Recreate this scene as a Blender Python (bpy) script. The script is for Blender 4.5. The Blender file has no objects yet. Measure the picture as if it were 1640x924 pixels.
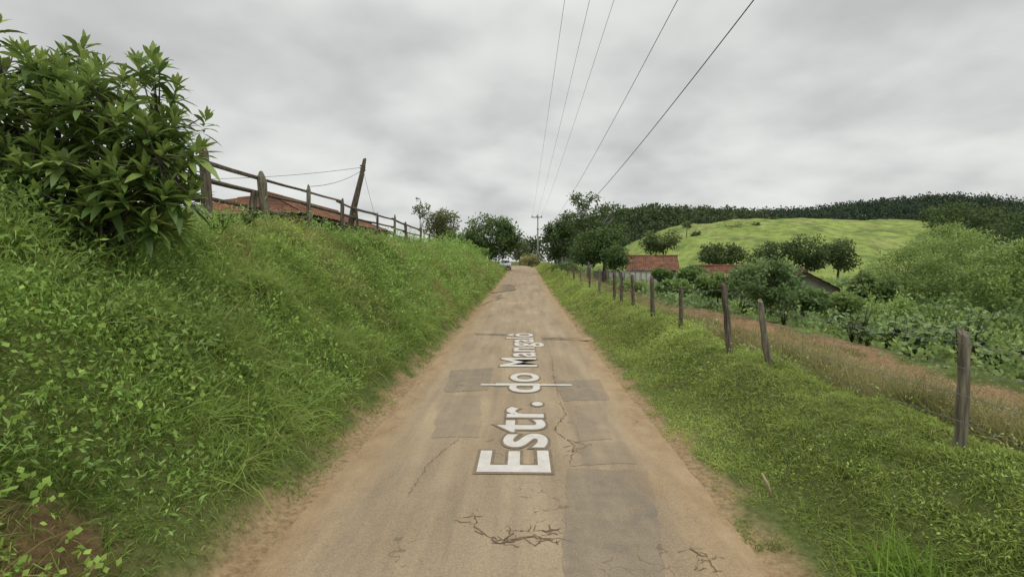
import bpy, math, random
import numpy as np
from mathutils import Vector, Matrix
rng=np.random.default_rng(11); random.seed(11)
scene=bpy.context.scene; C=scene.collection
f32=np.float32
# ------------------------------------------------------------------ camera
YAW=math.radians(1.26); PIT=math.radians(3.07); CH=2.5
cam=bpy.data.cameras.new('camera'); co=bpy.data.objects.new('camera',cam); C.objects.link(co)
cam.lens=18; cam.sensor_width=36; cam.clip_start=.05; cam.clip_end=4000
co.location=(0,0,CH); co.rotation_euler=(math.radians(90)-PIT,0,YAW); scene.camera=co
fw=np.array([-math.sin(YAW)*math.cos(PIT),math.cos(YAW)*math.cos(PIT),-math.sin(PIT)])
rt=np.array([math.cos(YAW),math.sin(YAW),0.]); upv=np.cross(rt,fw)
def P(px,py,Y):
    d=fw+rt*(px-820)/820+upv*(462-py)/820
    return np.array([0,0,CH])+d*(Y/d[1])
def G(px,py,z=0.):
    d=fw+rt*(px-820)/820+upv*(462-py)/820
    return np.array([0,0,CH])+d*((z-CH)/d[2])
# ------------------------------------------------------------------ noise / heights
def ss(a,b,x):
    t=np.clip((np.asarray(x,float)-a)/(b-a),0,1); return t*t*(3-2*t)
def vn(x,y,s=0):
    x=np.asarray(x,float); y=np.asarray(y,float)
    i=np.floor(x); j=np.floor(y); u=x-i; v=y-j; u=u*u*(3-2*u); v=v*v*(3-2*v)
    h=lambda a,b:np.modf(np.abs(np.sin(a*127.1+b*311.7+s*74.7)*43758.5453))[0]
    return (h(i,j)*(1-u)+h(i+1,j)*u)*(1-v)+(h(i,j+1)*(1-u)+h(i+1,j+1)*u)*v
def fbm(x,y,s=0,o=4):
    r=0;a=.5;t=0
    for k in range(o): r=r+a*vn(np.asarray(x)*2**k,np.asarray(y)*2**k,s+k); t+=a; a*=.5
    return r/t
LX=[-60,-30,-12,-8,-6.6,-5.9,-5.3,-4.7,-4.1,-3.5,-3.0,-2.65,-2.4,-2.1,-1.9,1.7,1.9,2.15,2.5,2.9,3.25,3.6,4.1,5,6.5,9,15,30,60,700]
LZ=[3.5,3.4,3.3,3.25,3.2,3.08,2.8,2.35,1.75,1.12,.6,.22,.02,-.03,-.08,-.08,-.03,.01,.05,.2,.5,.77,.86,.6,.3,.1,-.6,-1.5,-2,-2]
def rise(y): return 1.3*ss(20,95,y)-1.2*ss(100,150,y)
def H(x,y):
    x=np.asarray(x,float); y=np.asarray(y,float)
    z=np.interp(x,LX,LZ)
    left=x<-2.4
    z=np.where(left,z*(1-.85*ss(42,82,y)),z)
    z=z+np.where(left,((fbm(x*.8,y*.5,3)-.5)*.85+(fbm(x*1.9,y*1.3,4,3)-.5)*.6)*ss(2.4,3.6,-x)*(1-.6*ss(40,80,y))*(1-.5*ss(5.5,6.2,-x)),0)
    z=z+np.where(x>2.3,((fbm(x*1.1,y*.6,9)-.5)*.36+(fbm(x*2.3,y*1.7,10,3)-.5)*.28)*ss(2.3,3.2,x),0)
    return z+rise(y)*(1-ss(5,16,x))
HXp=[20,33,43,51.5,59.6,67.6,80,91.8,113,151,170,190,215,240]
HZp=[-3,0,5,11.0,14.0,16.2,18.4,19.6,19.2,18.8,18.4,15,10,6]
def hill(x,y):
    x=np.asarray(x,float);y=np.asarray(y,float)
    k=ss(100,222,y)*(1-.5*ss(240,310,y))
    return -3+(np.interp(x,HXp,HZp)+3)*k+(fbm(x*.03,y*.03,21)-.5)*6*k+(fbm(x*.09,y*.06,23)-.5)*2.6*k-4*(1-ss(15,32,x))
RXp=[40,70,98,128,160,200,240,280,330,360,385,410,440,480]
RTp=[358,342,332,330,331,340,335,327,318,318,324,338,355,366]
def ridge(x,y):
    x=np.asarray(x,float);y=np.asarray(y,float)
    top=2.5+(418-np.interp(x,RXp,RTp))/820*430-12
    return -6+(top+6)*ss(285,425,y)+(fbm(x*.02,y*.02,31)-.5)*7
def gz(x,y): return float(max(H(x,y),hill(x,y)))
# ------------------------------------------------------------------ mesh helpers
def finish(o,mat,parent):
    o.data.materials.append(mat); C.objects.link(o)
    if parent is not None:
        o.parent=parent; o.matrix_parent_inverse=Matrix.Translation(parent.location).inverted()
    return o
def build(name,V,Fs,mat,col=None,parent=None,smooth=False):
    me=bpy.data.meshes.new(name); V=np.asarray(V)
    me.vertices.add(len(V)); me.vertices.foreach_set('co',V.astype(f32).ravel())
    Fs=[F for F in Fs if len(F)]
    lo=np.concatenate([F.ravel() for F in Fs]).astype(np.int32)
    tot=np.concatenate([np.full(len(F),F.shape[1],np.int32) for F in Fs])
    st=(np.cumsum(tot)-tot).astype(np.int32)
    me.loops.add(len(lo)); me.loops.foreach_set('vertex_index',lo)
    me.polygons.add(len(tot)); me.polygons.foreach_set('loop_start',st)
    me.polygons.foreach_set('use_smooth',np.full(len(tot),smooth))
    if col is not None:
        a=me.color_attributes.new('Col','FLOAT_COLOR','POINT')
        rgba=np.ones((len(V),4),f32); rgba[:,:3]=np.clip(col,0.003,1); a.data.foreach_set('color',rgba.ravel())
    me.update(calc_edges=True)
    return finish(bpy.data.objects.new(name,me),mat,parent)
class MB:
    def __init__(s): s.v=[]; s.f=[]
    def poly(s,pts): 
        b=len(s.v); s.v+= [tuple(p) for p in pts]; s.f.append(list(range(b,b+len(pts))))
    def box(s,c,d,T=None,tap=1.0):
        b=len(s.v); 
        for k in (-1,1):
            for (i,j) in ((-1,-1),(1,-1),(1,1),(-1,1)):
                q=tap if k>0 else 1
                p=(c[0]+i*d[0]/2*q,c[1]+j*d[1]/2*q,c[2]+k*d[2]/2); s.v.append(tuple(T(*p)) if T else p)
        for f in ((3,2,1,0),(4,5,6,7),(0,1,5,4),(1,2,6,5),(2,3,7,6),(3,0,4,7)): s.f.append([b+i for i in f])
    def tube(s,pts,rad,n=8,rough=0.,flute=0.,slant=0.):
        pts=[Vector(p) for p in pts]; b=len(s.v); k=len(pts)
        if not hasattr(rad,'__len__'): rad=[rad]*k
        fl=[1+flute*random.uniform(-1,1) for j in range(n)]
        for i,p in enumerate(pts):
            d=(pts[min(i+1,k-1)]-pts[max(i-1,0)]).normalized()
            a=d.cross(Vector((0,0,1))) if abs(d.z)<.95 else d.cross(Vector((1,0,0)))
            a.normalize(); c=d.cross(a)
            for j in range(n):
                t=2*math.pi*j/n; r=rad[i]*(1+rough*random.uniform(-1,1))*fl[j]
                q=p+a*(r*math.cos(t))+c*(r*math.sin(t))
                if slant and i==k-1: q=q+d*(slant*math.cos(t)+random.uniform(-.015,.015))
                s.v.append(tuple(q))
        for i in range(k-1):
            for j in range(n):
                j2=(j+1)%n; s.f.append([b+i*n+j,b+i*n+j2,b+(i+1)*n+j2,b+(i+1)*n+j])
        s.f.append([b+j for j in range(n)][::-1]); s.f.append([b+(k-1)*n+j for j in range(n)])
    def build(s,name,mat,parent=None,smooth=False):
        me=bpy.data.meshes.new(name); me.from_pydata(s.v,[],s.f); me.update()
        if smooth:
            for p in me.polygons: p.use_smooth=True
        return finish(bpy.data.objects.new(name,me),mat,parent)
def tag(o,label,cat,group=None,kind=None):
    o['label']=label; o['category']=cat
    if group: o['group']=group
    if kind: o['kind']=kind
    return o
def struct(o): o['kind']='structure'; return o
def thing(name,label,cat,loc,group=None):
    o=bpy.data.objects.new(name,None); o.empty_display_size=.2; C.objects.link(o)
    o.location=tuple(float(a) for a in loc); return tag(o,label,cat,group)
def nrm(a): return a/np.maximum(np.linalg.norm(a,axis=-1,keepdims=True),1e-6)
def strips(Pn,D,L,W,droop,prof,S=None,fold=0.):
    n=len(Pn); L=np.broadcast_to(L,(n,)); W=np.broadcast_to(W,(n,)); droop=np.broadcast_to(droop,(n,))
    if S is None: S=nrm(np.cross(D,rng.normal(size=(n,3))))
    rows=[]; dn=np.array([0,0,-1.]); r=3 if fold else 2
    N=np.cross(S,D)
    for t,w in prof:
        c=Pn+D*(L*t)[:,None]+dn*(droop*L*t*t)[:,None]; s=S*(W*w*.5)[:,None]
        if fold:
            u=N*(fold*W*w*.5)[:,None]; rows+=[c-s+u,c,c+s+u]
        else: rows+=[c-s,c+s]
    rows.append(Pn+D*L[:,None]+dn*(droop*L)[:,None])
    V=np.stack(rows,1); m=V.shape[1]; k=len(prof)
    q=[(i*r+j,i*r+j+1,(i+1)*r+j+1,(i+1)*r+j) for i in range(k-1) for j in range(r-1)]
    t3=[((k-1)*r+j,(k-1)*r+j+1,m-1) for j in range(r-1)]
    off=(np.arange(n)*m)[:,None,None]
    F4=(np.array(q)[None]+off).reshape(-1,4) if q else np.zeros((0,4),int)
    F3=(np.array(t3)[None]+off).reshape(-1,3)
    return V.reshape(-1,3),[F4,F3],m
def join(parts):
    Vs=[];F4=[];F3=[];cs=[];o=0
    for V,Fs,c in parts:
        Vs.append(V);F4.append(Fs[0]+o);F3.append(Fs[1]+o);cs.append(c);o+=len(V)
    return np.concatenate(Vs),[np.concatenate(F4),np.concatenate(F3)],np.concatenate(cs)
def mixc(c1,c2,t): return np.array(c1)[None]*(1-t[:,None])+np.array(c2)[None]*t[:,None]
DIA=[(0,.15),(.45,1.)]
CB=1.38
def cloud(cent,spread,per,L,W,cd,cl,up=.3,flat=.85,droop=.15,prof=DIA):
    cent=np.asarray(cent); M=len(cent); n=M*per
    sp=np.repeat(np.broadcast_to(spread,(M,)),per)
    idx=np.repeat(np.arange(M),per); sh=rng.random(M)
    off=rng.normal(size=(n,3)); off*=np.array([1,1,flat]); 
    Pn=cent[idx]+off*sp[:,None]
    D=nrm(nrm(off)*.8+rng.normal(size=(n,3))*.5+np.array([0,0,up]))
    t=np.clip(.45*sh[idx]+.22*off[:,2]+.15+.35*rng.random(n),0,1)  # upper leaves of a clump lighter, lower darker: shading put into the colour
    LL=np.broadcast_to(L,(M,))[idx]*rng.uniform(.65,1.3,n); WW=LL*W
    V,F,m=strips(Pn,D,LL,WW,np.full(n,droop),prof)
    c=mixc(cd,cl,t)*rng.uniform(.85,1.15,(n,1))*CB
    return V,F,np.repeat(c,m,0)
# ------------------------------------------------------------------ materials
def newmat(name):
    m=bpy.data.materials.new(name); m.use_nodes=True; nt=m.node_tree
    return m,nt,nt.nodes['Principled BSDF'],nt.nodes['Material Output']
def leafmat(name,tr=.3,rough=.55,spec=.25):
    m,nt,b,out=newmat(name); a=nt.nodes.new('ShaderNodeAttribute'); a.attribute_name='Col'
    b.inputs['Roughness'].default_value=rough; b.inputs['Specular IOR Level'].default_value=spec
    nt.links.new(a.outputs['Color'],b.inputs['Base Color'])
    t=nt.nodes.new('ShaderNodeBsdfTranslucent'); mx=nt.nodes.new('ShaderNodeMixShader'); mx.inputs[0].default_value=tr
    hs=nt.nodes.new('ShaderNodeHueSaturation'); hs.inputs['Value'].default_value=1.35; hs.inputs['Hue'].default_value=.485
    nt.links.new(a.outputs['Color'],hs.inputs['Color']); nt.links.new(hs.outputs[0],t.inputs['Color'])
    nt.links.new(b.outputs[0],mx.inputs[1]); nt.links.new(t.outputs[0],mx.inputs[2]); nt.links.new(mx.outputs[0],out.inputs[0])
    return m
def noisemat(name,c1,c2,scale=5.,stretch=(1,1,1),rough=.85,bump=.3,c3=None,detail=8,lo=.35,hi=.65,bdist=.02):
    m,nt,b,out=newmat(name); N=nt.nodes.new; L=nt.links.new
    g=N('ShaderNodeNewGeometry'); mp=N('ShaderNodeMapping'); mp.inputs['Scale'].default_value=stretch
    n=N('ShaderNodeTexNoise'); n.inputs['Scale'].default_value=scale; n.inputs['Detail'].default_value=detail; n.inputs['Roughness'].default_value=.62
    r=N('ShaderNodeValToRGB'); r.color_ramp.elements[0].position=lo; r.color_ramp.elements[1].position=hi
    r.color_ramp.elements[0].color=(*c1,1); r.color_ramp.elements[1].color=(*c2,1)
    if c3: e=r.color_ramp.elements.new(hi+.12); e.color=(*c3,1)
    L(g.outputs['Position'],mp.inputs[0]); L(mp.outputs[0],n.inputs['Vector']); L(n.outputs['Fac'],r.inputs[0]); L(r.outputs[0],b.inputs['Base Color'])
    b.inputs['Roughness'].default_value=rough; b.inputs['Specular IOR Level'].default_value=.2
    if bump:
        bp=N('ShaderNodeBump'); bp.inputs['Strength'].default_value=bump; bp.inputs['Distance'].default_value=bdist
        L(n.outputs['Fac'],bp.inputs['Height']); L(bp.outputs[0],b.inputs['Normal'])
    return m
LEAF=leafmat('leaf'); GRASS=leafmat('grass_blade',.35,.6,.15); FAR=leafmat('far_leaf',.15,.8,.05); SHINY=leafmat('shrub_leaf',.25,.45,.35)
WOOD=noisemat('weathered_wood',(.03,.024,.018),(.15,.122,.095),22,(1,1,.12),.9,.9,(.27,.235,.19),lo=.32,hi=.6)
WOODP=noisemat('pale_post_wood',(.05,.045,.032),(.21,.19,.14),22,(1,1,.12),.9,.9,(.32,.3,.21),lo=.32,hi=.6)
PLANK=noisemat('dark_plank',(.028,.022,.018),(.1,.08,.06),5,(1,.3,5),.9,.5)
BARK=noisemat('bark',(.05,.042,.033),(.17,.145,.12),6,(1,1,.4),.9,.6)
TWIG=noisemat('green_stem',(.05,.05,.02),(.11,.1,.05),9)
TILE=noisemat('roof_tile',(.08,.045,.035),(.25,.12,.07),2.2,(1,1,1),.9,.2,(.38,.23,.15),lo=.3,hi=.66)
TILED=noisemat('old_roof_tile',(.045,.032,.026),(.15,.085,.06),2.2,(1,1,1),.85,.2)
WHITE=noisemat('limewash',(.36,.34,.3),(.58,.56,.52),1.3,(1,1,1),.9,.1)
CONC=noisemat('pole_concrete',(.2,.19,.18),(.34,.33,.31),3,(1,1,.5))
METAL=noisemat('dull_wire',(.1,.1,.1),(.2,.19,.18),20,rough=.5,bump=0)
CABLE=noisemat('black_cable',(.025,.025,.028),(.045,.045,.05),3,rough=.6,bump=0)
DARK=noisemat('dark_opening',(.012,.012,.012),(.03,.028,.026),2)
GLASS=noisemat('window_glass',(.03,.035,.04),(.06,.065,.07),2,rough=.15,bump=0)
CARP=noisemat('white_car_paint',(.62,.63,.64),(.7,.7,.7),2,rough=.3,bump=0)
RUB=noisemat('tyre_rubber',(.015,.015,.015),(.03,.03,.03),6)
LAMP=noisemat('headlamp',(.5,.5,.5),(.7,.7,.68),9,rough=.2,bump=0)
CER=noisemat('brown_insulator',(.08,.05,.04),(.14,.09,.07),5,rough=.3,bump=0)
# ground: vertex colour plus fine noise
def groundmat(name,bump=.6,scale=14,lo=.55,hi=1.45,bd=.05):
    m,nt,b,out=newmat(name); N=nt.nodes.new; L=nt.links.new
    a=N('ShaderNodeAttribute'); a.attribute_name='Col'; g=N('ShaderNodeNewGeometry')
    n=N('ShaderNodeTexNoise'); n.inputs['Scale'].default_value=scale; n.inputs['Detail'].default_value=9; n.inputs['Roughness'].default_value=.7
    L(g.outputs['Position'],n.inputs['Vector'])
    mr=N('ShaderNodeMapRange'); mr.inputs[1].default_value=.3; mr.inputs[2].default_value=.7; mr.inputs[3].default_value=lo; mr.inputs[4].default_value=hi
    L(n.outputs['Fac'],mr.inputs[0])
    mx=N('ShaderNodeVectorMath'); mx.operation='SCALE'; L(a.outputs['Color'],mx.inputs[0]); L(mr.outputs[0],mx.inputs['Scale'])
    L(mx.outputs[0],b.inputs['Base Color']); b.inputs['Roughness'].default_value=.95; b.inputs['Specular IOR Level'].default_value=.1
    bp=N('ShaderNodeBump'); bp.inputs['Strength'].default_value=bump; bp.inputs['Distance'].default_value=bd; L(n.outputs['Fac'],bp.inputs['Height']); L(bp.outputs[0],b.inputs['Normal'])
    return m
GROUND=groundmat('soil_and_grass'); PAST=groundmat('pasture_turf',.8,.3,.55,1.45,1.5); RIDGEM=groundmat('wooded_slope',.3,.3)
def roadmat(name='dusty_road',over=None):
    m,nt,b,out=newmat(name); N=nt.nodes.new; L=nt.links.new
    g=N('ShaderNodeNewGeometry'); sp=N('ShaderNodeSeparateXYZ'); L(g.outputs['Position'],sp.inputs[0])
    def noise(sc,st=(1,1,1),d=6,r=.6):
        mp=N('ShaderNodeMapping'); mp.inputs['Scale'].default_value=st; L(g.outputs['Position'],mp.inputs[0])
        n=N('ShaderNodeTexNoise'); n.inputs['Scale'].default_value=sc; n.inputs['Detail'].default_value=d; n.inputs['Roughness'].default_value=r
        L(mp.outputs[0],n.inputs['Vector']); return n.outputs['Fac']
    def ramp(f,stops):
        r=N('ShaderNodeValToRGB'); L(f,r.inputs[0]); e=r.color_ramp.elements
        e[0].position,e[0].color=stops[0][0],(*stops[0][1],1); e[1].position,e[1].color=stops[1][0],(*stops[1][1],1)
        for p,c in stops[2:]: x=e.new(p); x.color=(*c,1)
        return r.outputs[0]
    def mth(op,a,bb=None):
        n=N('ShaderNodeMath'); n.operation=op
        for i,v in enumerate((a,bb)):
            if v is None: continue
            if isinstance(v,(int,float)): n.inputs[i].default_value=v
            else: L(v,n.inputs[i])
        return n.outputs[0]
    def mix(f,a,bb,typ='MIX'):
        n=N('ShaderNodeMixRGB'); n.blend_type=typ
        for i,v in enumerate((f,a,bb)):
            if isinstance(v,(int,float)): n.inputs[i].default_value=v
            elif isinstance(v,tuple): n.inputs[i].default_value=(*v,1)
            else: L(v,n.inputs[i])
        return n.outputs[0]
    base=ramp(noise(.9,(1,.35,1),8),[(.3,(.268,.209,.14)),(.68,(.385,.308,.212))])
    strk=ramp(noise(2.2,(1.6,.1,1),6),[(.32,(.78,.78,.79)),(.68,(1.12,1.09,1.04))])
    base=mix(1.,base,strk,'MULTIPLY')
    grain=ramp(noise(60,(1,1,1),4,.7),[(.3,(.7,.69,.68)),(.7,(1.27,1.27,1.27))])
    base=mix(.9,base,grain,'MULTIPLY')
    wz0=mth('GREATER_THAN',noise(14,(1,1,1),5,.7),.62)
    base=mix(mth('MULTIPLY',wz0,.35),base,(.175,.135,.09))
    if over:
        c1,c2,a0,a1=over; oc=ramp(noise(7,(1,1,1),8),[(.35,c1),(.65,c2)]); oc=mix(.85 if a0<.8 else .4,oc,grain,'MULTIPLY')
        mo=N('ShaderNodeMapRange'); L(noise(2.6,(1,1,1),8,.68),mo.inputs[0]); mo.inputs[1].default_value=.35; mo.inputs[2].default_value=.62; mo.inputs[3].default_value=a0; mo.inputs[4].default_value=a1
        base=mix(mo.outputs[0],base,oc)
    edge=mth('ADD',mth('ABSOLUTE',mth('ADD',sp.outputs['X'],.12)),mth('MULTIPLY',mth('SUBTRACT',noise(1.1,(1,.5,1),7,.65),.5),1.3))
    mr=N('ShaderNodeMapRange'); L(edge,mr.inputs[0]); mr.inputs[1].default_value=1.45; mr.inputs[2].default_value=2.1
    dirt=ramp(noise(3.5,(1,.6,1),8,.65),[(.3,(.25,.17,.092)),(.7,(.4,.292,.17))])
    dirt=mix(.7,dirt,grain,'MULTIPLY')
    if over is None or over[3]<.8: base=mix(mr.outputs[0],base,dirt)
    wn=N('ShaderNodeTexNoise'); wn.inputs['Scale'].default_value=3; L(g.outputs['Position'],wn.inputs['Vector'])
    va=N('ShaderNodeVectorMath'); va.operation='MULTIPLY_ADD'; L(wn.outputs['Color'],va.inputs[0]); va.inputs[1].default_value=(.5,.5,0); L(g.outputs['Position'],va.inputs[2])
    vo=N('ShaderNodeTexVoronoi'); vo.feature='DISTANCE_TO_EDGE'; vo.inputs['Scale'].default_value=3.4; L(va.outputs[0],vo.inputs['Vector'])
    cr=mth('LESS_THAN',vo.outputs['Distance'],.016)
    wz=mth('GREATER_THAN',noise(.55,(1,.5,1),3),.54)
    cm=mth('MULTIPLY',mth('MULTIPLY',cr,wz),mth('MULTIPLY',mth('GREATER_THAN',noise(5,(1,1,1),4),.46),.5))
    if over is None or over[3]<.8: base=mix(cm,base,(.12,.085,.05))
    L(base,b.inputs['Base Color']); b.inputs['Roughness'].default_value=.9; b.inputs['Specular IOR Level'].default_value=.15
    bp=N('ShaderNodeBump'); bp.inputs['Strength'].default_value=.45; bp.inputs['Distance'].default_value=.02
    L(mth('ADD',noise(30,(1,1,1),8,.7),mth('MULTIPLY',noise(2,(1,1,1),3),2.)),bp.inputs['Height']); L(bp.outputs[0],b.inputs['Normal'])
    return m
ROAD=roadmat()
PATCH=roadmat('grey_asphalt_patch',((.16,.14,.11),(.22,.188,.147),.35,.72))
PATCHL=roadmat('faded_asphalt_patch',((.19,.16,.122),(.235,.195,.147),.15,.55))
STAIN=roadmat('damp_stain',((.055,.05,.043),(.11,.092,.075),.3,.75))
OVERLAY=roadmat('overlay_white',((.53,.5,.46),(.6,.57,.53),.92,.99))
HALO=roadmat('overlay_border',((.14,.11,.077),(.18,.145,.1),.55,.78))
CRACK=noisemat('crack_soil',(.1,.07,.042),(.18,.13,.082),12)
# ------------------------------------------------------------------ world, sun
w=bpy.data.worlds.new('World'); scene.world=w; w.use_nodes=True; nt=w.node_tree; N=nt.nodes.new; L=nt.links.new
bg=nt.nodes['Background']
sky=N('ShaderNodeTexSky'); sky.sky_type='NISHITA'; sky.sun_disc=False; sky.sun_elevation=math.radians(58); sky.sun_rotation=math.radians(140)
tc=N('ShaderNodeTexCoord'); sp=N('ShaderNodeSeparateXYZ'); L(tc.outputs['Generated'],sp.inputs[0])
def M2(op,a,b):
    n=N('ShaderNodeMath'); n.operation=op
    for i,v in enumerate((a,b)):
        if isinstance(v,(int,float)): n.inputs[i].default_value=v
        else: L(v,n.inputs[i])
    return n.outputs[0]
zz=M2('ADD',M2('MAXIMUM',sp.outputs['Z'],0.),.3)
cb=N('ShaderNodeCombineXYZ'); L(M2('DIVIDE',sp.outputs['X'],zz),cb.inputs[0]); L(M2('DIVIDE',sp.outputs['Y'],zz),cb.inputs[1])
def wn(sc,d,r,dis=0.):
    n=N('ShaderNodeTexNoise'); n.inputs['Scale'].default_value=sc; n.inputs['Detail'].default_value=d; n.inputs['Roughness'].default_value=r; n.inputs['Distortion'].default_value=dis
    L(cb.outputs[0],n.inputs['Vector']); return n.outputs['Fac']
f=M2('ADD',M2('MULTIPLY',wn(1.2,7,.43,.1),.55),M2('MULTIPLY',wn(3.4,5,.42,.1),.45))
cr=N('ShaderNodeValToRGB'); e=cr.color_ramp.elements
e[0].position=.34; e[0].color=(5.1,5.22,5.08,1); e[1].position=.62; e[1].color=(8.2,8.3,8.05,1); x=e.new(.44); x.color=(6.25,6.38,6.22,1); x=e.new(.52); x.color=(7.3,7.42,7.2,1)
L(f,cr.inputs[0])
# an overcast sky is brighter towards the zenith
zr=N('ShaderNodeMapRange'); L(sp.outputs['Z'],zr.inputs[0]); zr.inputs[1].default_value=.4; zr.inputs[2].default_value=1.; zr.inputs[3].default_value=1.; zr.inputs[4].default_value=2.2
vs=N('ShaderNodeVectorMath'); vs.operation='SCALE'; L(cr.outputs[0],vs.inputs[0]); L(zr.outputs[0],vs.inputs['Scale'])
mix=N('ShaderNodeMixRGB'); mix.inputs[0].default_value=.95; L(sky.outputs[0],mix.inputs[1]); L(vs.outputs[0],mix.inputs[2])
L(mix.outputs[0],bg.inputs['Color']); bg.inputs['Strength'].default_value=.1
sl=bpy.data.lights.new('sun','SUN'); sl.energy=1.2; sl.angle=math.radians(30); sl.color=(1,.96,.9)
so=bpy.data.objects.new('sun',sl); C.objects.link(so); so.rotation_euler=(math.radians(32),0,math.radians(40))
scene.view_settings.view_transform='Standard'; scene.view_settings.look='None'; scene.view_settings.exposure=0
# ------------------------------------------------------------------ ground sheet
def grow(a,b,s0,k):
    r=[a];s=s0
    while r[-1]<b: r.append(r[-1]+s); s*=k
    return r
xs=np.array([-v for v in grow(9,500,.3,1.14)][::-1]+list(np.arange(-8.85,9,.15))+grow(9.1,800,.3,1.1))
ys=np.array(list(np.arange(-12,0,1.5))+list(np.arange(0,26,.2))+grow(26.2,1400,.35,1.04))
def grid(xs,ys,hf):
    X,Y=np.meshgrid(xs,ys); Z=hf(X,Y); V=np.stack([X,Y,Z],-1).reshape(-1,3)
    nx=len(xs); i=np.arange(len(ys)-1)[:,None]*nx+np.arange(nx-1)[None]
    F=np.stack([i,i+1,i+nx+1,i+nx],-1).reshape(-1,4); return V,F
V,F=grid(xs,ys,H); X,Y=V[:,0],V[:,1]
nz=fbm(X*.5,Y*.5,5); nf=fbm(X*2.2,Y*2.2,6)
col=mixc((.06,.085,.022),(.12,.14,.045),nz)  # dark green base: shade in the gaps between blades put into the colour
fr=ss(8,12,X)*ss(.35,.6,nz); col=col*(1-fr[:,None])+np.array([.12,.17,.05])*fr[:,None]
def blend(mask,c1,c2):
    global col
    c=mixc(c1,c2,nf); col=col*(1-mask[:,None])+c*mask[:,None]
e=np.where(X<0,-X-2.35,X-2.1)+(nf-.5)*.7
blend(1-ss(.0,.3,e),(.215,.15,.08),(.36,.26,.15))
def soilmask(X,Y):
    n=fbm(X*.7,Y*.5,14)
    return ss(6.3,6.9,X+(n-.5)*1.4)*(1-ss(8.6,10.,X+(n-.5)*3))*ss(7,9.5,Y)*(1-ss(22,28,Y))
blend(soilmask(X,Y)*.95,(.17,.095,.053),(.31,.19,.112))
def scar(X,Y): return np.clip(1.5*np.exp(-(((X+3.1)/.27)**2+((Y-3.2)/.36)**2)),0,1)
blend(scar(X,Y)*.85,(.085,.045,.025),(.17,.1,.058))
struct(build('ground',V,[F],GROUND,col,smooth=True))
# road
yr=np.array(list(np.arange(-10,30,.12))+grow(30.1,160,.25,1.03))
bend=-2.5*ss(78,125,yr)
lx=bend-2.28+(fbm(yr*.6,yr*0,41)-.5)*.35+(fbm(yr*3,yr*0,42)-.5)*.16; rx=bend+2.0+(fbm(yr*.6,yr*0,43)-.5)*.3+(fbm(yr*3,yr*0,44)-.5)*.16
t=np.linspace(0,1,14); X=lx[:,None]*(1-t)+rx[:,None]*t; Y=np.repeat(yr[:,None],14,1); Z=rise(Y)+.012+.25*ss(78,110,Y)+np.where((t==0)|(t==1),-.03,0)[None]
V=np.stack([X,Y,Z],-1).reshape(-1,3); i=np.arange(len(yr)-1)[:,None]*14+np.arange(13)[None]; F=np.stack([i,i+1,i+15,i+14],-1).reshape(-1,4)
struct(build('road',V,[F],ROAD,smooth=True))
ROADZ=.012
def patch(corners,mat,name='asphalt_patch',z=.004,rag=.03):
    g=[G(*c) for c in corners]; pts=[]
    for k in range(4):
        a,b=g[k],g[(k+1)%4]; n=max(8,int(np.linalg.norm(b-a)/.08)); dr=0
        for q in range(n):
            dr=dr*.75+random.uniform(-rag,rag)*.6
            p=a+(b-a)*q/n; pts.append((p[0]+dr,p[1]+dr+random.uniform(-.01,.01),ROADZ+z+float(rise(p[1]))))
    m=MB(); m.poly(pts[::-1]); return struct(m.build(name,mat))
patch([(910,752),(1038,755),(1080,1000),(900,1000)],PATCH)
patch([(886,612),(962,609),(976,641),(902,643)],PATCH)
patch([(722,594),(790,590),(780,626),(712,629)],PATCH,z=.0045)
patch([(706,634),(770,634),(767,702),(692,702)],PATCHL)
patch([(921,650),(968,647),(980,705),(926,708)],PATCHL)
patch([(924,712),(1002,709),(1018,745),(914,748)],PATCHL)
patch([(865,541),(956,541),(960,546),(868,545)],STAIN,'dark_joint',.005,.03)
patch([(760,534),(826,536),(826,539),(762,537)],STAIN,'dark_joint',.005,.02)
patch([(797,463),(822,463),(826,470),(786,474)],STAIN,'damp_stain',.03,.15)
patch([(770,482),(800,476),(806,480),(765,492)],STAIN,'damp_stain',.012,.15)
CZ=[.0047]
def crack(pix,wd=.012,br=3):
    pts=[G(*p) for p in pix]; m=MB()
    def ribbon(pl,w0):
        CZ[0]+=.00003; zc=ROADZ+CZ[0]
        L_=[];
        for a,b in zip(pl[:-1],pl[1:]):
            n=max(2,int(np.linalg.norm(b-a)/.035))
            for q in range(n): L_.append(a+(b-a)*q/n+np.array([random.uniform(-.02,.02),random.uniform(-.02,.02),0]))
        L_.append(pl[-1]); prev=None
        for q,p in enumerate(L_):
            d=L_[min(q+1,len(L_)-1)]-L_[max(q-1,0)]; s=np.array([-d[1],d[0],0])/max(np.linalg.norm(d[:2]),1e-6)
            ww=w0*random.uniform(.1,1.3)*(1-.7*abs(2*q/len(L_)-1)**3); cur=(p-s*ww,p+s*ww)
            if prev and random.random()>.07: m.poly([(*prev[0][:2],zc),(*cur[0][:2],zc),(*cur[1][:2],zc),(*prev[1][:2],zc)])
            prev=cur
        return L_
    main=ribbon(pts,wd)
    for k in range(br):
        p=random.choice(main); a=random.uniform(0,6.28); l=random.uniform(.06,.22)
        ribbon([p,p+np.array([math.cos(a),math.sin(a)*.8,0])*l],wd*.6)
    return struct(m.build('road_crack',CRACK))
crack([(765,815),(760,845),(800,872),(850,862),(905,866)],.009,14); crack([(800,872),(830,851),(870,853),(900,856)],.01,14); crack([(825,868),(860,860),(895,874)],.01,12)
crack([(895,640),(905,665),(888,690),(920,715),(912,745)],.009,14); crack([(915,730),(940,715)],.01,6)
crack([(1105,880),(1130,895),(1150,924)],.007,7); crack([(1120,890),(1112,915)],.007,4)
crack([(740,700),(690,740),(650,800)],.004,2); crack([(884,570),(886,600),(895,640)],.006,6)
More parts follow.
